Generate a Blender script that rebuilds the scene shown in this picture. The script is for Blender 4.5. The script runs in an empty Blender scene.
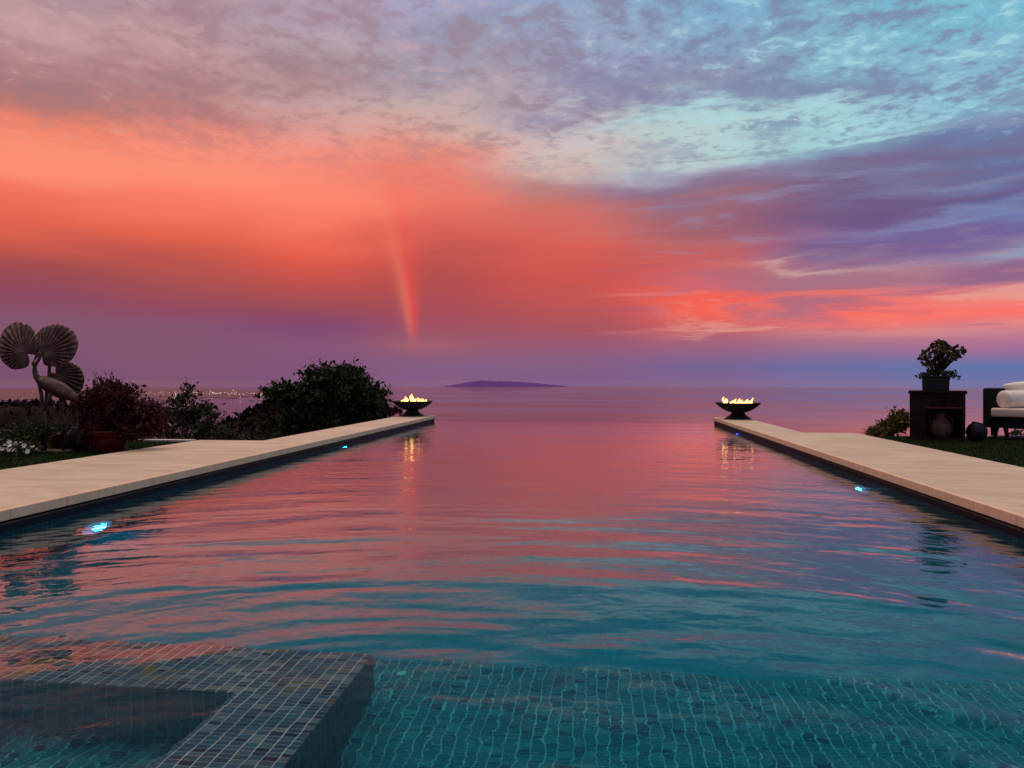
import bpy, math, random
import numpy as np
R = math.radians
PI = math.pi
random.seed(7); rng = np.random.default_rng(7)
SC = bpy.context.scene
COL = SC.collection

# ------------------------------------------------------------------ camera geometry
F = 740.0
YAW = math.atan(85/F); PIT = math.atan(4/F)
CAM = np.array([0.0, 0.0, 1.15])
FW = np.array([-math.sin(YAW)*math.cos(PIT), math.cos(YAW)*math.cos(PIT), -math.sin(PIT)])
RT = np.array([math.cos(YAW), math.sin(YAW), 0.0]); UP = np.cross(RT, FW)
def ray(x, y):
    d = FW*F + RT*(x-512) - UP*(y-384)
    return d/np.linalg.norm(d)
def at(x, y, z):
    d = ray(x, y); return CAM + d*((z-CAM[2])/d[2])
def at_depth(x, y, dep):
    d = ray(x, y); return CAM + d*(dep/(d @ FW))
def azel(x, y):
    d = ray(x, y); return math.atan2(d[0], d[1]), math.asin(d[2])
def lin(c):
    c = c/255.0
    return c/12.92 if c <= 0.04045 else ((c+0.055)/1.055)**2.4
def S(r, g, b): return (lin(r), lin(g), lin(b), 1.0)

# ------------------------------------------------------------------ node helpers
class NT:
    def __init__(s, tree): s.t = tree; s.n = tree.nodes; s.l = tree.links
    def node(s, typ, **kw):
        n = s.n.new(typ)
        for k, v in kw.items(): setattr(n, k, v)
        return n
    def put(s, sock, v):
        if v is None: return
        if isinstance(v, bpy.types.NodeSocket): s.l.new(v, sock)
        else: sock.default_value = v
    def m(s, op, a, b=None, c=None, clamp=False):
        n = s.node('ShaderNodeMath', operation=op, use_clamp=clamp)
        s.put(n.inputs[0], a); s.put(n.inputs[1], b)
        if c is not None: s.put(n.inputs[2], c)
        return n.outputs[0]
    def mr(s, v, a, b, c=0.0, d=1.0, smooth=True):
        n = s.node('ShaderNodeMapRange', interpolation_type='SMOOTHSTEP' if smooth else 'LINEAR')
        for i, q in enumerate((v, a, b, c, d)): s.put(n.inputs[i], q)
        return n.outputs[0]
    def mix(s, f, a, b, mode='MIX'):
        n = s.node('ShaderNodeMix', data_type='RGBA', blend_type=mode)
        s.put(n.inputs[0], f); s.put(n.inputs[6], a); s.put(n.inputs[7], b)
        return n.outputs[2]
    def xyz(s, x, y, z=0.0):
        n = s.node('ShaderNodeCombineXYZ')
        s.put(n.inputs[0], x); s.put(n.inputs[1], y); s.put(n.inputs[2], z)
        return n.outputs[0]
    def sep(s, v):
        n = s.node('ShaderNodeSeparateXYZ'); s.put(n.inputs[0], v); return n.outputs
    def noise(s, vec, scale=1.0, detail=4.0, rough=0.5, dist=0.0, col=False):
        n = s.node('ShaderNodeTexNoise', noise_dimensions='3D')
        s.put(n.inputs['Vector'], vec); s.put(n.inputs['Scale'], scale); s.put(n.inputs['Detail'], detail)
        s.put(n.inputs['Roughness'], rough); s.put(n.inputs['Distortion'], dist)
        return n.outputs['Color' if col else 'Fac']
    def ramp(s, f, stops, interp='LINEAR'):
        n = s.node('ShaderNodeValToRGB'); cr = n.color_ramp; cr.interpolation = interp
        stops = sorted(stops)
        cr.elements[0].position = stops[0][0]; cr.elements[0].color = stops[0][1]
        cr.elements[1].position = stops[-1][0]; cr.elements[1].color = stops[-1][1]
        for p, c in stops[1:-1]:
            e = cr.elements.new(p); e.color = c
        s.put(n.inputs[0], f)
        return n.outputs[0]

def material(name, fn=None, color=(0.5, 0.5, 0.5, 1), rough=0.6, metal=0.0, spec=0.5, **kw):
    m = bpy.data.materials.new(name); m.use_nodes = True
    t = NT(m.node_tree); b = m.node_tree.nodes['Principled BSDF']
    b.inputs['Base Color'].default_value = color
    b.inputs['Roughness'].default_value = rough; b.inputs['Metallic'].default_value = metal
    b.inputs['Specular IOR Level'].default_value = spec
    if fn: fn(t, b)
    return m

def varied(c1, c2, scale=6.0, rough=0.6, bump=0.0, bscale=30.0, metal=0.0, spec=0.4, detail=5.0):
    def fn(t, b):
        tc = t.node('ShaderNodeTexCoord').outputs['Object']
        n = t.noise(tc, scale, detail, 0.6)
        t.put(b.inputs['Base Color'], t.mix(t.mr(n, 0.35, 0.65), c1, c2))
        if bump:
            bn = t.node('ShaderNodeBump'); bn.inputs['Strength'].default_value = 0.6
            bn.inputs['Distance'].default_value = bump
            t.put(bn.inputs['Height'], t.noise(tc, bscale, 4, 0.6))
            t.put(b.inputs['Normal'], bn.outputs[0])
    return dict(fn=fn, rough=rough, metal=metal, spec=spec)

# ------------------------------------------------------------------ mesh helpers
class MB:
    def __init__(s): s.v = []; s.f = []; s.uv = {}
    def add(s, vs, fs):
        o = len(s.v); s.v += [tuple(map(float, p)) for p in vs]
        s.f += [tuple(i+o for i in f) for f in fs]
    def box(s, x0, x1, y0, y1, z0, z1, skip=()):
        vs = [(x0,y0,z0),(x1,y0,z0),(x1,y1,z0),(x0,y1,z0),(x0,y0,z1),(x1,y0,z1),(x1,y1,z1),(x0,y1,z1)]
        fs = dict(bottom=(0,3,2,1), top=(4,5,6,7), front=(0,1,5,4), right=(1,2,6,5), back=(2,3,7,6), left=(3,0,4,7))
        s.add(vs, [f for k, f in fs.items() if k not in skip])
    def tube(s, pts, rads, n=8, flat=None):
        pts = [np.array(p, float) for p in pts]
        if np.isscalar(rads): rads = [rads]*len(pts)
        vs = []; prev = None
        for i, p in enumerate(pts):
            tdir = pts[min(i+1, len(pts)-1)] - pts[max(i-1, 0)]
            tdir /= max(np.linalg.norm(tdir), 1e-9)
            if prev is None:
                ref = np.array([0, 1.0, 0]) if abs(tdir[1]) < 0.8 else np.array([1.0, 0, 0])
                u = np.cross(tdir, ref)
            else:
                u = prev - tdir*(prev @ tdir)
            u /= np.linalg.norm(u); w = np.cross(tdir, u); prev = u
            fl = flat if flat else 1.0
            for k in range(n):
                a = 2*PI*k/n
                vs.append(p + rads[i]*(u*math.cos(a) + w*math.sin(a)*fl))
        fs = []
        for i in range(len(pts)-1):
            for k in range(n):
                a = i*n+k; b = i*n+(k+1) % n
                fs.append((a, b, b+n, a+n))
        fs.append(tuple(range(n))[::-1]); fs.append(tuple(range((len(pts)-1)*n, len(pts)*n)))
        s.add(vs, fs)
    def lathe(s, prof, n=32, c=(0, 0, 0), sx=1.0, sy=1.0, cap=True):
        vs = []; fs = []
        for r, z in prof:
            for k in range(n):
                a = 2*PI*k/n
                vs.append((c[0]+r*math.cos(a)*sx, c[1]+r*math.sin(a)*sy, c[2]+z))
        for i in range(len(prof)-1):
            for k in range(n):
                a = i*n+k; b = i*n+(k+1) % n
                fs.append((a, b, b+n, a+n))
        if cap:
            fs.append(tuple(range(n))[::-1]); fs.append(tuple(range((len(prof)-1)*n, len(prof)*n)))
        s.add(vs, fs)
    def leaves(s, pts, size, up=0.3, jit=0.75, aspect=0.5):
        """one folded leaf per point, random heading"""
        pts = np.asarray(pts, float); n = len(pts)
        if not n: return
        d = rng.normal(size=(n, 3)); d[:, 2] += up; d /= np.linalg.norm(d, axis=1)[:, None]
        q = rng.normal(size=(n, 3)); w = np.cross(d, q); w /= np.linalg.norm(w, axis=1)[:, None]
        nn = np.cross(d, w)
        L = size*(1 + jit*(rng.random(n)-0.5)*2)[:, None]
        a = pts; m1 = pts + d*L*0.45 + w*L*aspect*0.5 + nn*L*0.12
        m2 = pts + d*L*0.45 - w*L*aspect*0.5 + nn*L*0.12; e = pts + d*L
        mid = pts + d*L*0.5
        vs = np.stack([a, m1, e, m2, mid], 1).reshape(-1, 3)
        fs = []
        for i in range(n):
            o = i*5; fs += [(o, o+1, o+4), (o+1, o+2, o+4), (o+2, o+3, o+4), (o+3, o, o+4)]
        s.add(vs, fs)
    def build(s, name, mat, parent=None, smooth=False, loc=None):
        me = bpy.data.meshes.new(name); me.from_pydata(s.v, [], s.f); me.update()
        if smooth:
            me.polygons.foreach_set('use_smooth', [True]*len(me.polygons))
        o = bpy.data.objects.new(name, me); COL.objects.link(o)
        if mat: me.materials.append(mat)
        if parent: o.parent = parent
        if loc is not None: o.location = loc
        return o

def bevel(o, w, seg=2):
    b = o.modifiers.new('bevel', 'BEVEL'); b.width = w; b.segments = seg; b.limit_method = 'ANGLE'
    return o
def subsurf(o, n=2):
    b = o.modifiers.new('sub', 'SUBSURF'); b.levels = n; b.render_levels = n
    return o
def empty(name, loc, rz=0.0):
    o = bpy.data.objects.new(name, None); COL.objects.link(o)
    o.location = loc; o.rotation_euler = (0, 0, rz); o.empty_display_size = 0.2
    return o
def tag(o, label=None, cat=None, group=None, kind=None):
    if label: o['label'] = label
    if cat: o['category'] = cat
    if group: o['group'] = group
    if kind: o['kind'] = kind
    return o
def face_cam(p): return -math.atan2(p[0], p[1])     # local -Y turned towards the terrace
def face_rz(p):      # things in the garden stand square to the terrace the view is taken from
    return YAW

# ------------------------------------------------------------------ render settings
SC.render.engine = 'CYCLES'
cy = SC.cycles
cy.use_denoising = True
try: cy.denoiser = 'OPENIMAGEDENOISE'
except Exception: pass
cy.max_bounces = 10; cy.diffuse_bounces = 4; cy.glossy_bounces = 5; cy.transmission_bounces = 8
cy.transparent_max_bounces = 8; cy.volume_bounces = 1
cy.caustics_refractive = True; cy.caustics_reflective = True
cy.blur_glossy = 0.4; cy.sample_clamp_indirect = 6.0
SC.view_settings.view_transform = 'Standard'; SC.view_settings.look = 'None'
SC.view_settings.exposure = 0.0; SC.view_settings.gamma = 1.0; SC.view_settings.use_curve_mapping = False

# ------------------------------------------------------------------ camera
cd = bpy.data.cameras.new('camera'); cam = bpy.data.objects.new('camera', cd); COL.objects.link(cam)
cam.location = CAM; cam.rotation_euler = (PI/2 - PIT, 0, YAW)
cd.sensor_width = 36.0; cd.lens = F/1024*36.0; cd.clip_start = 0.05; cd.clip_end = 200000.0
SC.camera = cam

# ------------------------------------------------------------------ sky (world)
COLS = {
 50: [(0,170,142,150),(28,192,152,155),(60,186,140,142),(90,170,120,122),(105,190,122,112),(122,238,132,108),(150,252,142,114),(175,254,142,113),(200,242,116,92),(225,226,100,80),(250,190,86,76),(272,155,76,82),(297,140,75,97),(322,132,85,110),(350,126,84,112),(382,122,82,110)],
 180: [(0,172,142,154),(40,196,156,158),(80,182,136,138),(105,198,136,128),(125,228,136,120),(145,249,143,119),(175,255,144,116),(200,250,126,101),(235,227,99,78),(260,192,86,76),(285,166,80,82),(310,145,75,97),(325,133,84,113),(350,131,87,113),(382,126,84,113)],
 310: [(0,174,152,172),(30,182,162,176),(60,168,142,150),(100,196,156,156),(130,222,156,146),(150,242,146,128),(180,252,139,116),(205,255,134,111),(235,241,111,89),(255,226,93,76),(285,187,80,76),(305,156,78,86),(325,130,73,112),(345,135,86,120),(382,126,85,124)],
 450: [(0,166,168,200),(30,150,152,178),(70,166,156,172),(110,196,172,170),(135,212,170,160),(150,226,148,132),(175,236,126,109),(205,233,116,99),(235,216,96,86),(260,187,82,78),(290,176,78,80),(315,166,78,90),(345,150,90,110),(365,132,95,130),(382,130,93,130)],
 580: [(0,135,164,204),(30,145,166,196),(70,150,150,186),(110,156,146,172),(130,188,174,182),(150,208,192,190),(172,208,176,166),(185,182,132,130),(205,206,107,97),(240,216,96,85),(275,206,85,78),(305,190,85,85),(330,166,85,96),(360,136,94,130),(382,126,93,134)],
 710: [(0,108,172,208),(30,120,166,202),(60,125,152,186),(100,140,152,182),(120,152,192,200),(135,174,208,206),(155,184,206,206),(170,166,165,185),(185,145,116,146),(210,166,96,106),(235,181,105,110),(260,196,95,95),(285,232,96,85),(305,246,101,86),(325,206,95,100),(345,160,100,126),(365,118,100,146),(382,130,100,142)],
 840: [(0,92,172,204),(30,115,177,202),(60,120,182,206),(90,115,142,177),(110,152,198,212),(127,156,214,218),(150,125,166,190),(170,115,120,162),(195,110,86,130),(210,110,86,136),(225,130,110,156),(240,120,90,136),(258,150,120,150),(270,188,142,150),(290,222,116,110),(315,252,111,96),(330,205,125,130),(350,150,110,146),(365,106,110,162),(382,124,110,156)],
 974: [(0,96,182,208),(50,118,178,206),(100,125,192,212),(120,100,126,172),(145,95,110,160),(165,95,100,150),(180,110,122,172),(200,90,86,140),(215,110,126,176),(235,115,95,150),(250,140,125,160),(275,150,110,146),(290,222,130,130),(315,252,116,106),(330,200,125,140),(350,160,110,150),(365,96,116,166),(382,110,115,164)],
}
W = bpy.data.worlds.new('World'); SC.world = W; W.use_nodes = True
t = NT(W.node_tree); W.node_tree.nodes.clear()
dirv = t.node('ShaderNodeTexCoord').outputs['Generated']
dx, dy, dz = t.sep(dirv)[:3]
az = t.m('ARCTAN2', dx, dy)
el = t.m('ARCSINE', dz)
# one flat high layer seen in perspective, and bands drawn out along the horizon
zz = t.m('ADD', t.m('MAXIMUM', dz, 0.0), 0.06)
plane = t.xyz(t.m('DIVIDE', dx, zz), t.m('DIVIDE', dy, zz), 0.3)
bandv = t.xyz(t.m('MULTIPLY', az, 3.0), t.m('MULTIPLY', el, 17.0), 1.7)
wn = t.noise(bandv, 1.3, 5, 0.55, 0.4)
wn2 = t.noise(plane, 1.6, 5, 0.55)
high = t.mr(el, R(2.5), R(10.0))
rightw = t.mr(az, R(-14), R(12))
warp_amt = t.m('MULTIPLY', high, t.m('ADD', 0.016, t.m('MULTIPLY', rightw, 0.030)))
up_amt = t.m('MULTIPLY', t.mr(el, R(13), R(22)), 0.10)
el2 = t.m('ADD', el, t.m('ADD', t.m('MULTIPLY', t.m('SUBTRACT', wn, 0.5), t.m('MULTIPLY', warp_amt, 2.6)),
                         t.m('MULTIPLY', t.m('SUBTRACT', wn2, 0.5), up_amt)))
az2 = t.m('ADD', az, t.m('MULTIPLY', t.m('SUBTRACT', t.noise(bandv, 0.8, 3, 0.5), 0.5), t.m('MULTIPLY', high, 0.25)))
EL0, EL1 = R(-4.0), R(92.0)
pos = t.m('DIVIDE', t.m('SUBTRACT', el2, EL0), EL1-EL0)
cur = None; lastaz = None
ZEN = (0.62, 0.55, 0.50, 1); ZENR = (0.50, 0.55, 0.58, 1)
for xc, stops in COLS.items():
    st = []
    for (y, r, g, b) in stops:
        a, e = azel(xc, y)
        st.append(((e-EL0)/(EL1-EL0), S(r, g, b)))
    k = (xc-50)/924
    top = S(*stops[0][1:])
    st.append(((R(38)-EL0)/(EL1-EL0), tuple(0.5*top[i]+0.5*(ZEN[i]*(1-k)+ZENR[i]*k) for i in range(3))+(1,)))
    st.append(((R(60)-EL0)/(EL1-EL0), tuple(ZEN[i]*(1-k)+ZENR[i]*k for i in range(3))+(1,)))
    st.append((1.0, (0.72, 0.62, 0.55, 1)))
    cidx = t.ramp(pos, st)
    a = math.atan((xc-512)/F) - YAW
    cur = cidx if cur is None else t.mix(t.mr(az2, lastaz, a), cur, cidx)
    lastaz = a
# mottled high cloud
mo = t.noise(plane, 5.6, 9, 0.62, 0.25)
mo2 = t.noise(plane, 13.0, 7, 0.6, 0.5)
upm = t.mr(el2, R(13.5), R(19))
upm = t.m('MULTIPLY', upm, t.mr(el, R(70), R(45)))
grey = t.mix(rightw, S(156, 120, 128), S(114, 130, 170))
lite = t.mix(rightw, S(208, 170, 172), S(160, 214, 226))
strength = t.m('MULTIPLY', upm, t.m('ADD', 0.50, t.m('MULTIPLY', rightw, 0.34)))
mo3 = t.noise(plane, 27.0, 5, 0.6, 0.4)
cl = t.m('ADD', t.m('MULTIPLY', mo, 0.42), t.m('ADD', t.m('MULTIPLY', mo2, 0.38), t.m('MULTIPLY', mo3, 0.20)))
cur = t.mix(t.m('MULTIPLY', t.mr(cl, 0.475, 0.575), strength), cur, grey)
cur = t.mix(t.m('MULTIPLY', t.mr(cl, 0.475, 0.405), t.m('MULTIPLY', strength, 0.85)), cur, lite)
# violet bars over the sea on the right, with lit edges between them
bv = t.xyz(t.m('MULTIPLY', az, 2.2), t.m('MULTIPLY', el, 26.0), 4.1)
bar = t.noise(bv, 1.25, 7, 0.6, 0.6)
bm = t.m('MULTIPLY', t.mr(az, R(-4), R(8)), t.m('MULTIPLY', t.mr(el, R(2.0), R(4.0)), t.mr(el, R(19), R(15))))
cur = t.mix(t.m('MULTIPLY', t.m('MULTIPLY', t.mr(bar, 0.52, 0.68), bm), 0.55), cur, S(118, 92, 134))
litc = t.mix(t.mr(el, R(6.5), R(10)), S(236, 150, 138), S(142, 150, 186))
cur = t.mix(t.m('MULTIPLY', t.m('MULTIPLY', t.mr(bar, 0.46, 0.34), bm), 0.5), cur, litc)
lb = t.noise(t.xyz(t.m('MULTIPLY', az, 4.5), t.m('MULTIPLY', el, 34.0), 9.3), 1.0, 7, 0.6, 0.5)
lm = t.m('MULTIPLY', t.mr(az, R(2), R(9)), t.m('MULTIPLY', t.mr(el, R(2.2), R(3.6)), t.mr(el, R(9.5), R(7.0))))
cur = t.mix(t.m('MULTIPLY', t.m('MULTIPLY', t.mr(lb, 0.50, 0.40), lm), 0.75), cur, S(160, 106, 132))
cur = t.mix(t.m('MULTIPLY', t.m('MULTIPLY', t.mr(lb, 0.56, 0.66), lm), 0.6), cur, S(232, 168, 152))
for (x, y, wx, wy, c, am) in (
    (792,313,30,9,(165,112,130),.75),(735,275,60,9,(178,108,118),.5),(838,278,70,8,(165,118,135),.6),(800,265,45,3.5,(208,172,166),.65),
    (992,255,26,6,(140,165,190),.7),(1000,272,40,6,(125,95,140),.5),(900,333,90,4,(212,150,146),.45),(705,306,45,15,(248,100,84),.6),(885,318,60,12,(250,112,98),.5),
    (690,117,45,5,(172,224,226),.75),(655,132,60,4,(178,220,222),.5),(880,135,42,4,(166,226,228),.65),(600,92,60,14,(122,134,174),.45),
    (800,92,70,10,(112,134,172),.55),(700,95,50,12,(128,130,168),.45),(120,75,60,14,(160,114,122),.45),(320,75,42,14,(158,124,130),.5),(190,108,70,9,(180,116,118),.45),
    (65,38,60,14,(206,166,168),.45),(860,205,110,7,(106,84,128),.5),(740,188,90,8,(128,94,130),.5),(940,215,70,4,(126,132,172),.55),(930,180,60,4,(126,142,180),.5)):
    ga, ge = azel(x, y)
    gx = t.m('DIVIDE', t.m('SUBTRACT', az2, ga), wx/F); gy = t.m('DIVIDE', t.m('SUBTRACT', el2, ge), wy/F)
    gg = t.m('POWER', 2.718, t.m('MULTIPLY', t.m('ADD', t.m('MULTIPLY', gx, gx), t.m('MULTIPLY', gy, gy)), -1.0))
    cur = t.mix(t.m('MULTIPLY', gg, am), cur, S(*c))
hs = t.node('ShaderNodeHueSaturation'); t.put(hs.inputs['Color'], cur)
t.put(hs.inputs['Saturation'], t.m('SUBTRACT', 1.0, t.m('MULTIPLY', t.mr(el, R(9), R(15)), t.m('MULTIPLY', rightw, 0.14))))
cur = hs.outputs[0]
# the short rainbow pillar standing over the sea
a0, e0 = azel(386, 165); a1, e1 = azel(414, 350)
frac = t.m('DIVIDE', t.m('SUBTRACT', el, e1), e0-e1)
azc = t.m('ADD', a1, t.m('MULTIPLY', t.m('POWER', t.m('MAXIMUM', frac, 0.0), 1.35), a0-a1))
sig = t.m('ADD', 0.0058, t.m('MULTIPLY', t.m('MAXIMUM', frac, 0.0), 0.0200))
da = t.m('DIVIDE', t.m('SUBTRACT', az, azc), sig)
g = t.m('POWER', 2.718, t.m('MULTIPLY', t.m('MULTIPLY', da, da), -1.0))
amp = t.m('MULTIPLY', t.mr(frac, -0.06, 0.26), t.mr(frac, 1.25, 0.08))
pcol = t.mix(t.mr(da, -0.9, 0.5), S(248, 132, 104), S(246, 82, 72))
cur = t.mix(t.m('MULTIPLY', t.m('MULTIPLY', g, amp), 0.66), cur, pcol)
a2, e2 = azel(425, 346)
sx = t.m('DIVIDE', t.m('SUBTRACT', az, a2), R(3.2)); sy = t.m('DIVIDE', t.m('SUBTRACT', el2, e2), R(0.55))
gs = t.m('POWER', 2.718, t.m('MULTIPLY', t.m('ADD', t.m('MULTIPLY', sx, sx), t.m('MULTIPLY', sy, sy)), -1.0))
cur = t.mix(t.m('MULTIPLY', gs, 0.6), cur, S(170, 100, 112))
# dusk side of the sky, behind
back = t.mr(t.m('ABSOLUTE', az), R(70), R(140))
back = t.m('MULTIPLY', back, t.mr(el, R(65), R(30)))
cur = t.mix(t.m('MULTIPLY', back, 0.85), cur, (0.23, 0.24, 0.31, 1))
bg = t.node('ShaderNodeBackground'); t.put(bg.inputs['Color'], cur); bg.inputs['Strength'].default_value = 1.0
t.l.new(bg.outputs[0], t.node('ShaderNodeOutputWorld').inputs['Surface'])

# last light from overhead, very soft: no shadow edges in the photograph
sd = bpy.data.lights.new('sun', 'SUN'); sun = bpy.data.objects.new('sun', sd); COL.objects.link(sun)
sd.energy = 1.5; sd.angle = R(40); sd.color = (1.0, 0.74, 0.54); sun.rotation_euler = (R(-18), R(-8), 0)

# ------------------------------------------------------------------ materials
def tile_fn(c_dark, c_mid, c_lite, grout, size=0.05, gw=0.05, warm=0.15, rough=0.3, spec=0.08):
    def fn(t, b):
        uv = t.node('ShaderNodeUVMap').outputs[0]; b.inputs['Specular IOR Level'].default_value = spec
        sc = t.node('ShaderNodeVectorMath', operation='MULTIPLY'); t.put(sc.inputs[0], uv); sc.inputs[1].default_value = (1/size, 1/(size*0.54), 1)
        fl = t.node('ShaderNodeVectorMath', operation='FLOOR'); t.put(fl.inputs[0], sc.outputs[0])
        fr = t.node('ShaderNodeVectorMath', operation='FRACTION'); t.put(fr.inputs[0], sc.outputs[0])
        wn = t.node('ShaderNodeTexWhiteNoise', noise_dimensions='3D'); t.put(wn.inputs['Vector'], fl.outputs[0])
        big = t.noise(uv, 0.9, 3, 0.5)
        f = t.m('ADD', t.m('MULTIPLY', wn.outputs['Value'], 0.85), t.m('MULTIPLY', t.m('SUBTRACT', big, 0.5), 0.5))
        c = t.ramp(f, [(0.0, c_dark), (0.35, c_mid), (0.62, tuple(0.6*a+0.4*d for a, d in zip(c_mid, c_dark))), (0.95, c_lite)])
        if warm:
            patch = t.mr(t.noise(uv, 2.3, 3, 0.5), 0.56, 0.66)
            wm = t.m('MULTIPLY', t.m('GREATER_THAN', t.sep(wn.outputs['Color'])[1], 0.45), patch)
            c = t.mix(t.m('MULTIPLY', wm, warm), c, (0.16, 0.125, 0.05, 1))
        x, y = t.sep(fr.outputs[0])[:2]
        ex = t.m('MINIMUM', x, t.m('SUBTRACT', 1.0, x)); ey = t.m('MINIMUM', y, t.m('SUBTRACT', 1.0, y))
        # hand-set sheets: joints wander a little and fill unevenly
        jit = t.m('MULTIPLY', t.m('SUBTRACT', t.noise(uv, 24.0, 2, 0.5), 0.5), 0.05)
        e1 = t.m('LESS_THAN', t.m('ADD', ex, jit), gw); e2 = t.m('LESS_THAN', t.m('ADD', ey, jit), gw)
        edge = t.m('MAXIMUM', e1, t.m('MULTIPLY', e2, 0.55))
        edge = t.m('MULTIPLY', edge, t.mr(t.noise(uv, 3.1, 4, 0.6), 0.3, 0.6, 0.5, 1.0))
        t.put(b.inputs['Base Color'], t.mix(edge, c, grout))
        t.put(b.inputs['Roughness'], t.m('ADD', rough, t.m('MULTIPLY', edge, 0.3)))
    return fn
M = {}
M['tile_ledge'] = material('ledge_mosaic', tile_fn((0.006,0.016,0.05,1),(0.03,0.11,0.17,1),(0.17,0.22,0.23,1),(0.46,0.43,0.41,1), warm=0.8, gw=0.05))
M['tile'] = material('pool_mosaic', tile_fn((0.002,0.065,0.12,1),(0.005,0.165,0.215,1),(0.012,0.255,0.29,1),(0.10,0.45,0.47,1), warm=0.12))
M['tile_deep'] = material('deep_mosaic_glow', tile_fn((0.005,0.23,0.295,1),(0.008,0.275,0.34,1),(0.012,0.31,0.375,1),(0.016,0.33,0.40,1), warm=0.0))  # paler tile colour carries the glow of the lit water
M['tile_riser'] = material('riser_mosaic_lit', tile_fn((0.008,0.20,0.28,1),(0.014,0.34,0.40,1),(0.03,0.44,0.48,1),(0.20,0.55,0.55,1), warm=0.0))  # mosaic lightened in colour to make up for dim light on the risers
M['tile_wall'] = material('waterline_mosaic', tile_fn((0.003,0.006,0.012,1),(0.006,0.012,0.02,1),(0.012,0.02,0.028,1),(0.015,0.015,0.016,1), warm=0.0, rough=0.55, spec=0.12))

def stone_fn(t, b):
    tc = t.node('ShaderNodeTexCoord').outputs['Object']
    x, y, z = t.sep(tc)[:3]
    streak = t.noise(t.xyz(t.m('MULTIPLY', x, 0.8), t.m('MULTIPLY', y, 2.6), t.m('MULTIPLY', z, 3.0)), 1.2, 7, 0.65, 0.8)
    patch = t.noise(tc, 0.9, 3, 0.5)
    vein = t.noise(t.xyz(t.m('MULTIPLY', x, 2.0), t.m('MULTIPLY', y, 14.0), z), 1.4, 6, 0.7, 1.2)
    c = t.mix(t.mr(streak, 0.30, 0.70), (0.48, 0.345, 0.255, 1), (0.66, 0.515, 0.405, 1))
    c = t.mix(t.m('MULTIPLY', t.mr(patch, 0.4, 0.7), 0.45), c, (0.46, 0.335, 0.25, 1))
    c = t.mix(t.m('MULTIPLY', t.mr(vein, 0.62, 0.76), 0.5), c, (0.36, 0.26, 0.20, 1))
    # slab joints run across the deck
    j = t.m('FRACT', t.m('DIVIDE', t.m('ADD', y, 0.31), 1.22))
    jm = t.m('LESS_THAN', t.m('MINIMUM', j, t.m('SUBTRACT', 1.0, j)), 0.0018)
    c = t.mix(t.m('MULTIPLY', jm, 0.5), c, (0.20, 0.15, 0.12, 1))
    sl = t.node('ShaderNodeTexWhiteNoise', noise_dimensions='1D')
    t.put(sl.inputs['W'], t.m('FLOOR', t.m('DIVIDE', t.m('ADD', y, 0.31), 1.22)))
    c = t.mix(t.m('MULTIPLY', sl.outputs['Value'], 0.16), c, (0.40, 0.28, 0.20, 1))
    t.put(b.inputs['Base Color'], c)
    bn = t.node('ShaderNodeBump'); bn.inputs['Strength'].default_value = 0.35; bn.inputs['Distance'].default_value = 0.004
    t.put(bn.inputs['Height'], t.m('ADD', vein, streak)); t.put(b.inputs['Normal'], bn.outputs[0])
M['stone'] = material('travertine', stone_fn, rough=0.62, spec=0.3)
def coping_fn(t, b):
    tc = t.node('ShaderNodeTexCoord').outputs['Object']
    x, y, z = t.sep(tc)[:3]
    streak = t.noise(t.xyz(x, t.m('MULTIPLY', y, 16.0), t.m('MULTIPLY', z, 3.0)), 1.0, 6, 0.7, 0.3)
    c = t.mix(t.mr(streak, 0.3, 0.7), (0.64, 0.40, 0.275, 1), (0.76, 0.49, 0.345, 1))
    j = t.m('FRACT', t.m('DIVIDE', t.m('ADD', y, 0.31), 0.61))
    jm = t.m('LESS_THAN', t.m('MINIMUM', j, t.m('SUBTRACT', 1.0, j)), 0.006)
    c = t.mix(t.m('MULTIPLY', jm, 0.6), c, (0.16, 0.10, 0.08, 1))
    t.put(b.inputs['Base Color'], c)
M['coping'] = material('coping_stone', coping_fn, rough=0.7, spec=0.25)
M['shade_strip'] = material('painted_shade', color=(0.02, 0.016, 0.014, 1), rough=0.9)  # shade under the nosing, put in as a dark colour
M['trim'] = material('trim_stone', **varied((0.045,0.026,0.022,1), (0.075,0.045,0.038,1), 8, 0.7))
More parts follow.
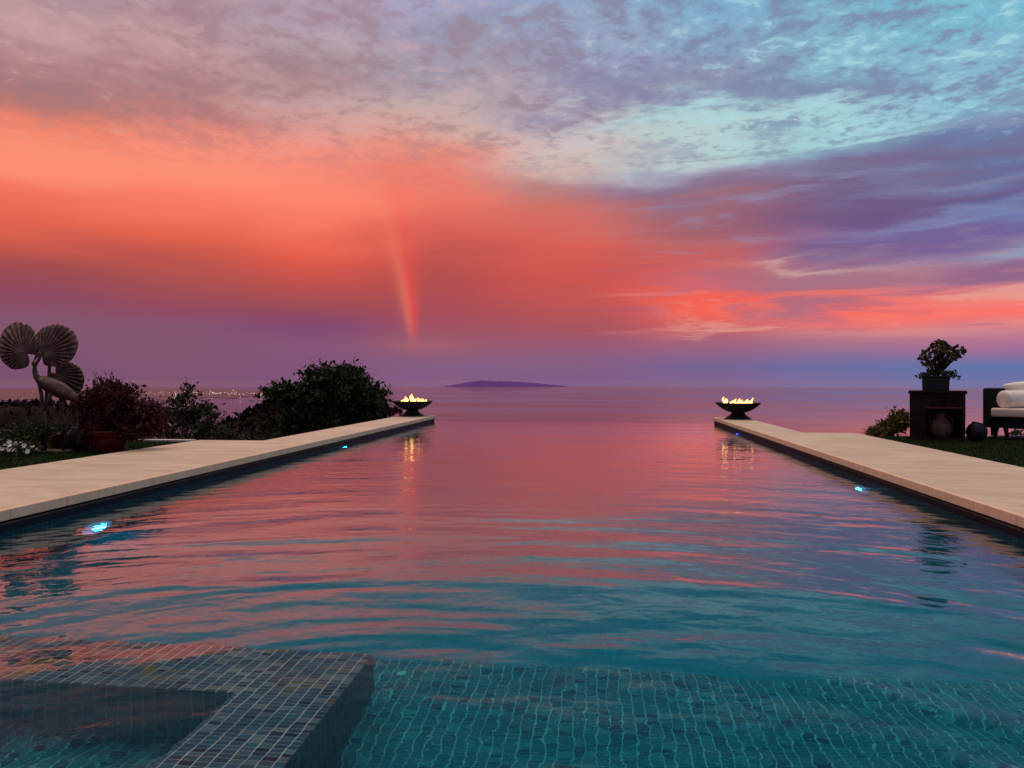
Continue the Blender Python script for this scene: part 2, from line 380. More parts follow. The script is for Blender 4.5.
def water_fn(t, b):
    tc = t.node('ShaderNodeTexCoord').outputs['Object']
    x, y, z = t.sep(tc)[:3]
    yy = t.m('ADD', y, 1.2); xx = t.m('ADD', x, 0.15)
    r = t.m('SQRT', t.m('ADD', t.m('MULTIPLY', xx, xx), t.m('MULTIPLY', yy, yy)))
    th = t.m('ARCTAN2', xx, yy)
    ring = t.noise(t.xyz(t.m('MULTIPLY', r, 1.55), t.m('MULTIPLY', th, 2.6), 0.4), 1.0, 2, 0.45, 0.5)
    ring2 = t.noise(t.xyz(t.m('MULTIPLY', r, 4.6), t.m('MULTIPLY', th, 11.0), 3.3), 1.0, 2, 0.5, 0.3)
    fine = t.noise(t.xyz(t.m('MULTIPLY', x, 4.6), t.m('MULTIPLY', y, 4.6), 0.0), 1.3, 3, 0.5, 0.4)
    near = t.mr(r, 4.0, 11.0, 1.0, 0.22)
    h = t.m('ADD', t.m('MULTIPLY', t.m('MULTIPLY', ring, near), 0.050),
            t.m('ADD', t.m('MULTIPLY', t.m('MULTIPLY', ring2, t.mr(r, 5.0, 12.0, 1.0, 0.45)), 0.0078), t.m('MULTIPLY', fine, 0.0046)))
    bn = t.node('ShaderNodeBump'); bn.inputs['Strength'].default_value = 1.0; bn.inputs['Distance'].default_value = 1.0
    t.put(bn.inputs['Height'], h)
    fr = t.node('ShaderNodeFresnel'); fr.inputs['IOR'].default_value = 1.333; t.put(fr.inputs['Normal'], bn.outputs[0])
    # the Fresnel node inverts its index on the underside; there the plain water value is kept
    gl = t.node('ShaderNodeBsdfGlossy'); gl.inputs['Roughness'].default_value = 0.02; gl.inputs['Color'].default_value = (1, 1, 1, 1)
    rf = t.node('ShaderNodeBsdfRefraction'); rf.inputs['IOR'].default_value = 1.333; rf.inputs['Roughness'].default_value = 0.01
    rf.inputs['Color'].default_value = (0.90, 0.98, 1.0, 1)
    for q in (gl, rf): t.put(q.inputs['Normal'], bn.outputs[0])
    gm = t.node('ShaderNodeNewGeometry')
    fac = t.m('MULTIPLY', t.m('MULTIPLY', fr.outputs[0], t.mr(fr.outputs[0], 0.07, 0.28, 0.19, 1.38), None, True), t.m('SUBTRACT', 1.0, gm.outputs['Backfacing']))
    fac = t.m('MINIMUM', fac, 0.84)
    mx = t.node('ShaderNodeMixShader'); t.put(mx.inputs[0], fac); t.put(mx.inputs[1], rf.outputs[0]); t.put(mx.inputs[2], gl.outputs[0])
    out = [n for n in t.n if n.type == 'OUTPUT_MATERIAL'][0]
    t.put(out.inputs['Surface'], mx.outputs[0])
    va = t.node('ShaderNodeVolumeAbsorption'); va.inputs['Color'].default_value = (0.06, 0.88, 0.94, 1); va.inputs['Density'].default_value = 0.95
    t.put(out.inputs['Volume'], va.outputs[0])
M['water'] = material('pool_water', water_fn, color=(0.42, 0.86, 0.90, 1), rough=0.015)
def sea_fn(t, b):
    tc = t.node('ShaderNodeTexCoord').outputs['Object']
    x, y, z = t.sep(tc)[:3]; n = t.noise(t.xyz(t.m('MULTIPLY', x, 0.00025), t.m('MULTIPLY', y, 0.0009), 0.0), 1.0, 6, 0.65)
    t.put(b.inputs['Roughness'], t.mr(n, 0.35, 0.65, 0.05, 0.15))
    b.inputs['IOR'].default_value = 1.333
M['sea'] = material('sea_water', sea_fn, color=(0.012, 0.02, 0.035, 1))
M['scrub'] = material('hill_scrub', **varied((0.010,0.006,0.005,1), (0.026,0.013,0.010,1), 0.35, 0.95, 0.3, 0.9, spec=0.05))
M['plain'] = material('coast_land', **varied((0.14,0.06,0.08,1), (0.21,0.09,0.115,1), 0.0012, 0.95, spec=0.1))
M['island'] = material('island_haze_tint', color=(0.12, 0.035, 0.24, 1), rough=1.0, spec=0.0)  # violet of the distant haze put into the base colour
M['lawn'] = material('lawn_soil', **varied((0.006,0.012,0.004,1), (0.014,0.026,0.008,1), 9, 0.95, spec=0.05))
M['blade'] = material('grass_blades', **varied((0.008,0.022,0.005,1), (0.025,0.05,0.012,1), 3, 0.8, spec=0.1))
M['leaf'] = material('dark_leaves', **varied((0.012,0.020,0.007,1), (0.050,0.065,0.022,1), 2.2, 0.65, spec=0.2))
M['leaf_olive'] = material('olive_leaves', **varied((0.020,0.022,0.009,1), (0.085,0.075,0.030,1), 5, 0.65, spec=0.2))
M['leaf_red'] = material('red_leaves', **varied((0.018,0.005,0.005,1), (0.095,0.020,0.020,1), 5, 0.7, spec=0.15))
M['leaf_yellow'] = material('yellow_leaves', **varied((0.06,0.055,0.012,1), (0.20,0.16,0.04,1), 9, 0.6, spec=0.2))
M['bark'] = material('bark', **varied((0.015,0.010,0.007,1), (0.035,0.024,0.017,1), 14, 0.9, 0.01, 40, spec=0.1))
M['iron'] = material('black_iron', **varied((0.006,0.006,0.006,1), (0.014,0.011,0.010,1), 20, 0.55, 0.002, 60, spec=0.3))
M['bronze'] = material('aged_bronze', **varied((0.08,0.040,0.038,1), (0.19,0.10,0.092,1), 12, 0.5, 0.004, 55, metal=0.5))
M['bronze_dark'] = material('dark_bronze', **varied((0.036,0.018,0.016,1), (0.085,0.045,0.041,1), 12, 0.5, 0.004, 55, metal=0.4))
M['red_pot'] = material('red_glaze', **varied((0.07,0.003,0.003,1), (0.13,0.006,0.005,1), 10, 0.45, spec=0.3))
M['navy_pot'] = material('navy_glaze', **varied((0.004,0.005,0.010,1), (0.010,0.012,0.022,1), 10, 0.5, spec=0.2))
M['clay'] = material('brown_clay', **varied((0.05,0.020,0.014,1), (0.09,0.035,0.025,1), 16, 0.85, 0.003, 50, spec=0.15))
M['dark_stone'] = material('dark_rust_stone', **varied((0.010,0.006,0.005,1), (0.024,0.013,0.011,1), 7, 0.85, 0.006, 35, spec=0.1))
M['urn'] = material('urn_clay', **varied((0.07,0.042,0.036,1), (0.13,0.080,0.068,1), 14, 0.85, 0.004, 45, spec=0.15))
M['wicker'] = material('dark_wicker', **varied((0.006,0.006,0.008,1), (0.012,0.011,0.013,1), 40, 0.7, 0.004, 90, spec=0.2))
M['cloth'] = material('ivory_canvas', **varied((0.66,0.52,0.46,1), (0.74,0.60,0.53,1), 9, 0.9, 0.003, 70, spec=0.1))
M['cloth_lit'] = material('ivory_canvas_lit', **varied((0.78,0.70,0.66,1), (0.84,0.76,0.72,1), 9, 0.9, 0.003, 70, spec=0.1))  # lit copy of the ivory canvas, brightness put into the colour
M['petal'] = material('white_petals', **varied((0.75,0.62,0.60,1), (0.85,0.74,0.70,1), 9, 0.7, spec=0.2))
M['jade'] = material('jade_fitting', color=(0.10, 0.55, 0.42, 1), rough=0.3)
M['pale'] = material('pale_edging', **varied((0.50,0.46,0.46,1), (0.62,0.56,0.55,1), 9, 0.7, spec=0.2))
def emit(name, col, st):
    m = bpy.data.materials.new(name); m.use_nodes = True; tt = NT(m.node_tree); m.node_tree.nodes.clear()
    e = tt.node('ShaderNodeEmission'); e.inputs[0].default_value = col; e.inputs[1].default_value = st
    tt.l.new(e.outputs[0], tt.node('ShaderNodeOutputMaterial').inputs[0]); return m
def flame_mat():
    m = bpy.data.materials.new('flame'); m.use_nodes = True; tt = NT(m.node_tree); m.node_tree.nodes.clear()
    tc = tt.node('ShaderNodeTexCoord').outputs['Generated']
    z = tt.sep(tc)[2]
    n = tt.noise(tc, 3.0, 3, 0.5)
    f = tt.m('ADD', z, tt.m('MULTIPLY', tt.m('SUBTRACT', n, 0.5), 0.6))
    c = tt.ramp(f, [(0.0, (1.0, 0.44, 0.08, 1)), (0.35, (1.0, 0.62, 0.20, 1)), (0.7, (1.0, 0.46, 0.09, 1)), (1.0, (0.70, 0.22, 0.03, 1))])
    e = tt.node('ShaderNodeEmission'); tt.put(e.inputs[0], c); e.inputs[1].default_value = 4.0
    tt.l.new(e.outputs[0], tt.node('ShaderNodeOutputMaterial').inputs[0]); return m
M['flame'] = flame_mat()
M['lamp_cyan'] = emit('cyan_lamp', (0.08, 0.70, 0.95, 1), 22.0)
M['lamp_blue'] = emit('blue_lamp', (0.03, 0.05, 0.95, 1), 90.0)
M['halo'] = emit('water_glow_ring', (0.0, 0.30, 0.62, 1), 1.1)  # added ring imitating lamp glow spread through the water
M['halo_blue'] = emit('blue_glow_ring', (0.01, 0.015, 0.5, 1), 1.2)  # the same added glow ring in blue
M['city'] = emit('city_lamps', (1.0, 0.66, 0.60, 1), 1.3)

# ------------------------------------------------------------------ sea, coast, island, hills
ALT = 250.0; DIP = 6.5/F
HOR = 2*ALT/DIP; RE = HOR/DIP
def seaz(r): return -ALT - r*r/(2*RE)
def polar(az0, az1, na, rs, zf, name, mat, closed=False):
    mb = MB(); azs = np.linspace(az0, az1, na)
    for r in rs:
        for a in azs:
            x, y = r*math.sin(a), r*math.cos(a); mb.v.append((x, y, zf(x, y, r)))
    fs = []
    for i in range(len(rs)-1):
        for k in range(na-1):
            a = i*na+k; fs.append((a, a+1, a+na+1, a+na))
    mb.f = fs
    return mb.build(name, mat, smooth=True)
rs = list(np.geomspace(600, 52000, 60))
tag(polar(-PI, PI, 181, rs, lambda x, y, r: seaz(r), 'sea', M['sea']), kind='structure')

def vnoise(x, y, seed=0):
    s = 0; a = 1; f = 1
    for o in range(4):
        s += a*(math.sin(x*f*1.3+o*1.7+seed)*math.cos(y*f*1.1-o*2.1+seed*0.7) + 0.5*math.sin((x+y)*f*2.1+seed+o))
        a *= 0.5; f *= 2.03
    return s/2
def land_edge(px): return 398 + 2.0*math.sin(px*0.045) + 1.5*math.sin(px*0.11+1)
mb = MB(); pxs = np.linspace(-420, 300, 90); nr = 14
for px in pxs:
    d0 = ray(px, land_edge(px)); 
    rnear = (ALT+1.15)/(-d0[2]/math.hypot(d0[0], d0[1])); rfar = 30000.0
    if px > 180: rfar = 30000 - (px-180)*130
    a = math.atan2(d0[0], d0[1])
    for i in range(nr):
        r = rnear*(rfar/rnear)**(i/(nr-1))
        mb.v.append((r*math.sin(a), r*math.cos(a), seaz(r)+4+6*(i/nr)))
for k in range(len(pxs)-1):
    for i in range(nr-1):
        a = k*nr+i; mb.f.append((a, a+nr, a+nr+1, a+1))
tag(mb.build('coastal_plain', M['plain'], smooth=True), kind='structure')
mb = MB()
for i in range(300):
    px = random.uniform(-300, 275); py = random.choice([391.2, 392.0, 393.2, 394.6, 396, 398.5]) + random.gauss(0, 0.7)
    if random.random() < 0.45: px = random.gauss(205, 42); py = 393.5 + random.gauss(0, 1.1)
    if px > 285: continue
    d = ray(px, py); r = (ALT-5)/(-d[2]/math.hypot(d[0], d[1]))
    r = min(r, 26000)
    a = math.atan2(d[0], d[1]); s = r/740*random.choice([0.18, 0.25, 0.35, 0.5]); c = np.array([r*math.sin(a), r*math.cos(a), seaz(r)+20+s])
    mb.add([c+np.array(o)*s for o in ((1,0,0),(0,1,0),(-1,0,0),(0,-1,0),(0,0,.8),(0,0,-.8))],
           [(0,1,4),(1,2,4),(2,3,4),(3,0,4),(1,0,5),(2,1,5),(3,2,5),(0,3,5)])
tag(mb.build('city_lights', M['city']), label='scattered lights of the far coastal city below the horizon', cat='city lights', kind='stuff')

# island
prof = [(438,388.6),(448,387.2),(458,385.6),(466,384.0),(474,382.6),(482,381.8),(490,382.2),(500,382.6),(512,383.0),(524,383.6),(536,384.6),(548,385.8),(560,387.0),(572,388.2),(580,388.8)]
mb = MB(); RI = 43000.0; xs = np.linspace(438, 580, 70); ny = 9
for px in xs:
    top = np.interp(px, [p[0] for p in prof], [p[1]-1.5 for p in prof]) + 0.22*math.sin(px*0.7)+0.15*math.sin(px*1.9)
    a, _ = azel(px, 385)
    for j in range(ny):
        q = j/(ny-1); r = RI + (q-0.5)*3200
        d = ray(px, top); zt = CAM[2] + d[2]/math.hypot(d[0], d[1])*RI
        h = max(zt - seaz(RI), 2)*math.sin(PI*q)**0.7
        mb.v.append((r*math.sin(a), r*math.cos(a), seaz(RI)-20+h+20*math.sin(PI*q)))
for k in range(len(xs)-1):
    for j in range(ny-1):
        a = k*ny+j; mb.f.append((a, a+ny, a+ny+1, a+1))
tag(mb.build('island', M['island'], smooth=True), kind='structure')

# hillside under and around the garden
H1 = at_depth(20, 400, 62.0); H2 = at_depth(300, 400, 46.0); H3 = at_depth(-140, 400, 70.0)
def terr(x, y, r):
    # base: level garden near, then a steep fall to the sea
    if -5.6 < x < 5.2 and -7 < y < 23: return -3.4
    e = max(0.0, r-26.0)
    z = -0.9 - 1.6*max(0, min(1, (r-12)/14)) - 0.26*e
    if y > 11.8 and x > -5.0: z -= 1.5*min(1, (y-11.8)/6)*(1 if x < 12 else 1)
    z += 0.5*vnoise(x*0.12, y*0.12, 2)*min(1, r/40)
    if r > 30: z += 3.0*vnoise(x*0.01, y*0.01, 5)*min(1, (r-30)/200)
    def bump(c, w, top, ecc=1.0):
        dx, dy = x-c[0], y-c[1]
        return (dx*dx/(w*w) + dy*dy/(w*w*ecc))
    g = math.exp(-min(bump(H1, 9.5, 0)**2, 50)); zt = -1.05 + 0.22*vnoise(x*0.5, y*0.5, 1)
    z = z*(1-g) + zt*g
    g = math.exp(-min(bump(H3, 16, 0)**2, 50)); z = z*(1-g) + (-0.7)*g
    d2 = math.hypot(x-H2[0], y-H2[1]); z = max(z, -0.38 - 0.075*d2**1.9 + 0.12*vnoise(x*0.9, y*0.9, 4)) if d2 < 14 else z
    return max(z, -ALT-12)
rs = [0, 4, 8, 11] + list(np.linspace(12, 90, 120)) + list(np.geomspace(93, 2500, 60))
ter = polar(-PI, PI, 541, rs, terr, 'hillside', M['scrub'])
tag(ter, kind='structure')
# scrub clumps on the near knolls
mb = MB()
pts = []
for c, w, n in ((H1, 11, 2600), (H2, 6.0, 2600), (H3, 16, 1500)):
    q = rng.normal(size=(n, 2))*w*0.6
    for dx_, dy_ in q:
        x, y = c[0]+dx_, c[1]+dy_
        pts.append((x, y, terr(x, y, math.hypot(x, y)) + random.uniform(-0.05, 0.22)))
mb.leaves(pts, 0.34, up=0.8, aspect=0.7)
tag(mb.build('scrub', M['scrub']), label='low dark scrub covering the knolls below the garden', cat='scrub', kind='stuff')

# ------------------------------------------------------------------ haze
mb = MB(); mb.box(-53000, 53000, -53000, 53000, -ALT-53000**2/(RE)-2, 4.0)
hz = bpy.data.materials.new('haze_air'); hz.use_nodes = True; tt = NT(hz.node_tree); hz.node_tree.nodes.clear()
pv = tt.node('ShaderNodeVolumePrincipled'); pv.inputs['Color'].default_value = (0.98, 0.92, 0.98, 1); pv.inputs['Density'].default_value = 2.5e-6
pv.inputs['Anisotropy'].default_value = 0.75
tt.l.new(pv.outputs[0], tt.node('ShaderNodeOutputMaterial').inputs['Volume'])
tag(mb.build('haze', hz), label='thin violet evening haze over the sea', cat='haze', kind='stuff')

# ------------------------------------------------------------------ pool
XL, XR, Y0, Y1 = -4.49, 3.08, 0.55, 19.85
CT = 0.165          # top of the deck
def uvquads(name, quads, mat, parent):
    """quads: (origin, uvec, vvec, ulen, vlen); uv in metres"""
    me = bpy.data.meshes.new(name); vs = []; fs = []; uvs = []
    for o, u, v, lu, lv in quads:
        o, u, v = (np.array(q, float) for q in (o, u, v)); b = len(vs)
        for a, c in ((0, 0), (lu, 0), (lu, lv), (0, lv)):
            vs.append(tuple(o+u*a+v*c)); uvs.append((a + o @ u, c + o @ v))
        fs.append((b, b+1, b+2, b+3))
    me.from_pydata(vs, [], fs); l = me.uv_layers.new(name='UVMap')
    for i, q in enumerate(uvs): l.data[i].uv = q
    me.materials.append(mat); ob = bpy.data.objects.new(name, me); COL.objects.link(ob); ob.parent = parent
    return ob
pool = empty('swimming_pool', (0, 0, 0))
tag(pool, 'long infinity pool lined with blue mosaic tiles between two stone decks', 'pool')
X_, Y_, Z_ = (1, 0, 0), (0, 1, 0), (0, 0, 1)
SH = 3.52; D1 = 0.58; D2 = 1.3
uvquads('floor', [((XL, Y0, -D1), X_, Y_, XR-XL, SH-Y0)], M['tile'], pool)
uvquads('deep_floor', [((XL, SH, -D2), X_, Y_, XR-XL, Y1-SH)], M['tile_deep'], pool)
uvquads('step_riser', [((XL, SH, -D2), X_, Z_, XR-XL, D2-D1)], M['tile'], pool)
uvquads('wall', [((XL, Y1, -D2), (0, -1, 0), Z_, Y1-Y0, D2-0.06)], M['tile'], pool)
uvquads('waterline_band', [((XL, Y1, -0.06), (0, -1, 0), Z_, Y1-Y0, 0.14)], M['tile_wall'], pool)
uvquads('wall', [((XR, Y0, -D2), Y_, Z_, Y1-Y0, D2-0.06)], M['tile'], pool)
uvquads('waterline_band', [((XR, Y0, -0.06), Y_, Z_, Y1-Y0, 0.14)], M['tile_wall'], pool)
uvquads('wall', [((XL, Y0, -D1), X_, Z_, XR-XL, D1+0.08)], M['tile_wall'], pool)
# weir: thin wall the water spills over
uvquads('weir_wall', [((XR, Y1, -D2), (-1, 0, 0), Z_, XR-XL, D2-0.006), ((XL, Y1, -0.006), X_, Y_, XR-XL, 0.22),
                      ((XL, Y1+0.22, -2.2), X_, Z_, XR-XL, 2.194)], M['tile_wall'], pool)
# shallow tiled ledge, L-shaped
LD = 0.11; LX, LY, HX, HY = -0.965, 3.12, -1.37, 2.68
uvquads('ledge', [((XL, HY, -LD), X_, Y_, LX-XL, LY-HY), ((HX, Y0, -LD), X_, Y_, LX-HX, HY-Y0)], M['tile_ledge'], pool)
uvquads('ledge_riser', [((XL, LY, -D1), X_, Z_, LX-XL, D1-LD), ((XL, HY, -D1), X_, Z_, HX-XL, D1-LD),
                        ((HX, HY, -D1), (0, -1, 0), Z_, HY-Y0, D1-LD)], M['tile_riser'], pool)
uvquads('ledge_side', [((LX, Y0, -D1), Y_, Z_, LY-Y0, D1-LD)], M['tile'], pool)
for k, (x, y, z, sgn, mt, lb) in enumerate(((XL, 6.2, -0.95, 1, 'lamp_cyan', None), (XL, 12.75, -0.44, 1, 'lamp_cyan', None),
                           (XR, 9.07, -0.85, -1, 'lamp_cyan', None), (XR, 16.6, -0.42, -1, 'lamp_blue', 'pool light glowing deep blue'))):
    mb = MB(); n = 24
    ringp = []  # wide ring round the lens, added to glow like lit water
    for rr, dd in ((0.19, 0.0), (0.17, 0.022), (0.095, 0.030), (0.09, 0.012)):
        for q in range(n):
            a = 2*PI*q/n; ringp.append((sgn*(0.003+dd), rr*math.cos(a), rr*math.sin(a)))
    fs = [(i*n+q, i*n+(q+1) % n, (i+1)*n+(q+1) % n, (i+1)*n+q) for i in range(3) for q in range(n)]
    mb.add(ringp, fs); lo = mb.build('pool_light_glow_ring', M['halo_blue' if mt == 'lamp_blue' else 'halo'], pool, loc=(x, y, z))
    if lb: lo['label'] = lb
    mb = MB(); dome = []
    for rr, dd in ((0.092, 0.016), (0.080, 0.036), (0.055, 0.052), (0.02, 0.060)):
        dome += [(sgn*dd, rr*math.cos(2*PI*q/n), rr*math.sin(2*PI*q/n)) for q in range(n)]
    mb.add(dome, [(a_*n+q, a_*n+(q+1) % n, (a_+1)*n+(q+1) % n, (a_+1)*n+q) for a_ in range(3) for q in range(n)] + [tuple(range(3*n, 4*n))])
    mb.build('lens', M[mt], lo)
# small return fitting on the floor
mb = MB(); mb.lathe([(0.0, 0.0), (0.024, 0.0), (0.024, 0.01), (0.016, 0.014), (0, 0.014)], 20); 
fit = mb.build('floor_fitting', M['jade'], pool, loc=(-0.90, 3.36, -D1+0.002))

mb = MB(); mb.box(XL-0.012, XR+0.012, Y0-0.012, Y1+0.205, -D2-0.03, 0.0)
tag(mb.build('pool_water', M['water']), kind='structure')

# decks: slab outlines (outer polygon) with a coping nosing along the pool
def poly_slab(mb, pts, z0, z1):
    n = len(pts)
    mb.add([(x, y, z0) for x, y in pts]+[(x, y, z1) for x, y in pts],
           [tuple(range(n))[::-1], tuple(range(n, 2*n))]+[(i, (i+1) % n, n+(i+1) % n, n+i) for i in range(n)])
def deck(side, name):
    if side < 0:
        xi, xs_, xo, ye, yf = XL, -5.40, -6.5, 11.5, 20.2
        pts = [(xi-0.02, -6), (xi-0.02, yf), (xs_, yf), (xs_, ye), (xo, ye), (xo, -6)]
    else:
        xi, xs_, xo, ye, yf = XR, 3.84, 4.78, 14.45, 19.95
        pts = [(xi+0.02, -6), (xo, -6), (xo, ye), (xs_, ye), (xs_, yf), (xi+0.02, yf)]
    mb = MB(); poly_slab(mb, pts if side > 0 else pts[::1], CT-0.10, CT)
    o = mb.build(name, M['stone']); tag(o, kind='structure'); bevel(o, 0.006)
    root = o
    # nosing, solid dark strip painted as its shadow, trim course
    s = -1 if side < 0 else 1
    def strip(nm, a, b, z0, z1, mat, y1=yf+0.012):
        m2 = MB(); x0, x1 = sorted((xi+s*a, xi+s*b)); m2.box(x0, x1, 0.4, y1, z0, z1)
        return m2.build(nm, mat, root)
    c = strip('coping_edge', -0.035, 0.018, CT-0.082, CT+0.001, M['coping']); bevel(c, 0.006)
    strip('shadow_strip', 0.0, 0.3, CT-0.100, CT-0.084, M['shade_strip'], yf)
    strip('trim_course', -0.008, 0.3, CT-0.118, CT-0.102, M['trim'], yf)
    m2 = MB(); x0, x1 = sorted((xi, xi+s*0.3)); m2.box(x0+0.002, x1-0.002, 0.42, yf-0.01, -2.0 if 1 else 0, CT-0.12)
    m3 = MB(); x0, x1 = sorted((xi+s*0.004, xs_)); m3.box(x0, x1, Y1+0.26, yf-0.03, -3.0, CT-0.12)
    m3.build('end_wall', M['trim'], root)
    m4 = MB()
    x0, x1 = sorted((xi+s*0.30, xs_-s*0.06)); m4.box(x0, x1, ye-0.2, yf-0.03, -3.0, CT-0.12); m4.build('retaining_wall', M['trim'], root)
    return o
deck(-1, 'pool_deck'); deck(1, 'pool_deck')
mb = MB(); mb.box(XL+0.03, XR-0.03, -6, Y0, CT-0.1, CT); tag(bevel(mb.build('terrace', M['stone']), 0.006), kind='structure')

# lawns beside the decks and the far pale edging on the left
GZ = 0.12
mb = MB(); mb.box(-14, -6.502, -6, 11.6, -0.9, GZ); tag(mb.build('lawn', M['lawn']), kind='structure')
mb = MB(); poly_slab(mb, [(4.782, -6), (14, -6), (14, 14.3), (7.2, 14.3), (4.782, 14.3)], -3.2, GZ); tag(mb.build('lawn', M['lawn']), kind='structure')
mb = MB(); mb.box(-13, -6.7, 11.605, 11.76, -0.8, CT-0.015); tag(mb.build('edging_path', M['pale']), kind='structure')
mb = MB(); mb.box(6.2, 14, 14.02, 14.28, -0.2, GZ+0.03); tag(mb.build('edging_path', M['pale']), kind='structure')
def blades(x0, x1, y0, y1, n):
    mb = MB(); p = rng.random((n, 2))*[x1-x0, y1-y0]+[x0, y0]
    vs = []; fs = []
    for i, (x, y) in enumerate(p):
        a = random.random()*PI; w = 0.006; h = random.uniform(0.02, 0.05); lx, ly = random.gauss(0, 0.012), random.gauss(0, 0.012)
        vs += [(x-w*math.cos(a), y-w*math.sin(a), GZ-0.005), (x+w*math.cos(a), y+w*math.sin(a), GZ-0.005), (x+lx, y+ly, GZ+h)]
        fs.append((3*i, 3*i+1, 3*i+2))
    mb.v = vs; mb.f = fs; return mb
tag(blades(-11, -6.505, 4, 11.5, 26000).build('grass', M['blade']), label='short dark lawn grass left of the pool beside the sculpture', cat='grass', kind='stuff')
tag(blades(4.79, 8.6, 6, 14.2, 24000).build('grass', M['blade']), label='short dark lawn grass right of the pool in front of the sofa', cat='grass', kind='stuff')

# ------------------------------------------------------------------ fire bowls
def fire_bowl(p, label, rz, fl):
    root = empty('fire_bowl', p, rz); tag(root, label, 'fire bowl', 'fire bowls at the far corners of the pool')
    mb = MB(); prof = []
    for i in range(15):
        q = i/14; r = 0.14 + 0.425*q; prof.append((r, 0.165 + 0.245*q**1.75))
    inner = [(r-0.012, z+0.012) for r, z in prof[::-1]]
    inner[0] = (prof[-1][0]-0.014, prof[-1][1]-0.004)
    mb.lathe([(0.0, 0.165)]+prof+[(prof[-1][0]-0.007, prof[-1][1]+0.005)]+inner+[(0.0, 0.178)], 56, cap=False)
    mb.build('bowl', M['iron'], root, smooth=True)
    mb = MB(); mb.lathe([(0.0, 0.0), (0.33, 0.0), (0.335, 0.012), (0.30, 0.035), (0.25, 0.07), (0.20, 0.105), (0.165, 0.14), (0.155, 0.172), (0, 0.172)], 48, cap=False)
    mb.build('pedestal', M['iron'], root, smooth=True)
    mb = MB(); mb.lathe([(0.0, 0.372), (0.42, 0.372), (0.42, 0.384), (0.0, 0.386)], 40, cap=False)
    br = mb.build('burner', M['iron'], root)
    for i, (fx, fy, h, w) in enumerate(fl):
        mb = MB(); n = 14; m = 9; vs = []; ph = random.random()*6
        for j in range(n+1):
            q = j/n
            rr = 0.78*w*(math.sin(PI*min(1, 0.12+q*0.88))**0.8)*(1-q*0.35) if q < 1 else 0.001
            ox = 0.035*math.sin(q*5+ph)*q; oy = 0.02*math.cos(q*4+ph)*q
            for k in range(m):
                a = 2*PI*k/m; rk = rr*(1+0.22*math.sin(3*a+q*7+ph))
                vs.append((fx+ox+rk*math.cos(a), fy+oy+rk*math.sin(a), 0.385+0.85*h*q))
        fs = [(j*m+k, j*m+(k+1) % m, (j+1)*m+(k+1) % m, (j+1)*m+k) for j in range(n) for k in range(m)]
        mb.add(vs, fs); mb.build('flame', M['flame'], root, smooth=True)
    return root
pR = at(738, 419.0, CT); pR = np.array([pR[0], min(pR[1], 19.3), CT])
pL = at(413.5, 414.0, CT); pL = np.array([-5.02, 19.80, CT])
def flames(spec):
    out = []
    for x, h, w in spec:
        out.append((x, random.uniform(-0.12, 0.12), h, w))
    return out
fire_bowl(pR, 'black iron fire bowl with a long even row of flames on the right pool corner', face_rz(pR),
          flames([(-0.36,.22,.04),(-0.31,.18,.05),(-0.27,.12,.04),(-0.15,.10,.05),(-0.11,.16,.045),(-0.03,.11,.05),(0.02,.17,.045),(0.08,.13,.04),(0.14,.08,.05),(0.20,.15,.04),(0.27,.10,.045),(0.31,.19,.035),(0.36,.14,.035)]))
fire_bowl(pL, 'black iron fire bowl with one tall central flame beside the leafy tree', face_rz(pL),
          flames([(-0.22,.12,.05),(-0.14,.19,.055),(-0.03,.23,.07),(0.02,.27,.055),(0.09,.12,.05),(0.17,.15,.05),(0.24,.12,.05),(0.31,.10,.05),(0.38,.09,.035),(-0.28,.06,.03)]))

# ------------------------------------------------------------------ foliage makers
def blob_points(c, rad, n, shell=0.55):
    d = rng.normal(size=(n, 3)); d /= np.linalg.norm(d, axis=1)[:, None]
    r = shell + (1-shell)*rng.random(n); return np.array(c) + d*np.array(rad)*r[:, None]
def clumps(envelope, n_cl, n_leaf, cr):
    """leaf clumps scattered through an envelope of ellipsoids"""
    pts = []; cs = []
    for c, rad, w in envelope:
        k = int(n_cl*w)
        for p in blob_points(c, rad, k, 0.35):
            cs.append(p); rr = cr*random.uniform(0.6, 1.3)
            pts.append(p + rng.normal(size=(n_leaf, 3))*np.array([rr, rr, rr*0.7])*0.5)
    return np.concatenate(pts), cs
def twig(mb, a, b, r0, r1, bend=0.1, n=5):
    a, b = np.array(a, float), np.array(b, float); L = np.linalg.norm(b-a)
    off = rng.normal(size=3)*bend*L
    pts = [a+(b-a)*q+off*math.sin(PI*q) for q in np.linspace(0, 1, n)]
    mb.tube(pts, list(np.linspace(r0, r1, n)), 6)

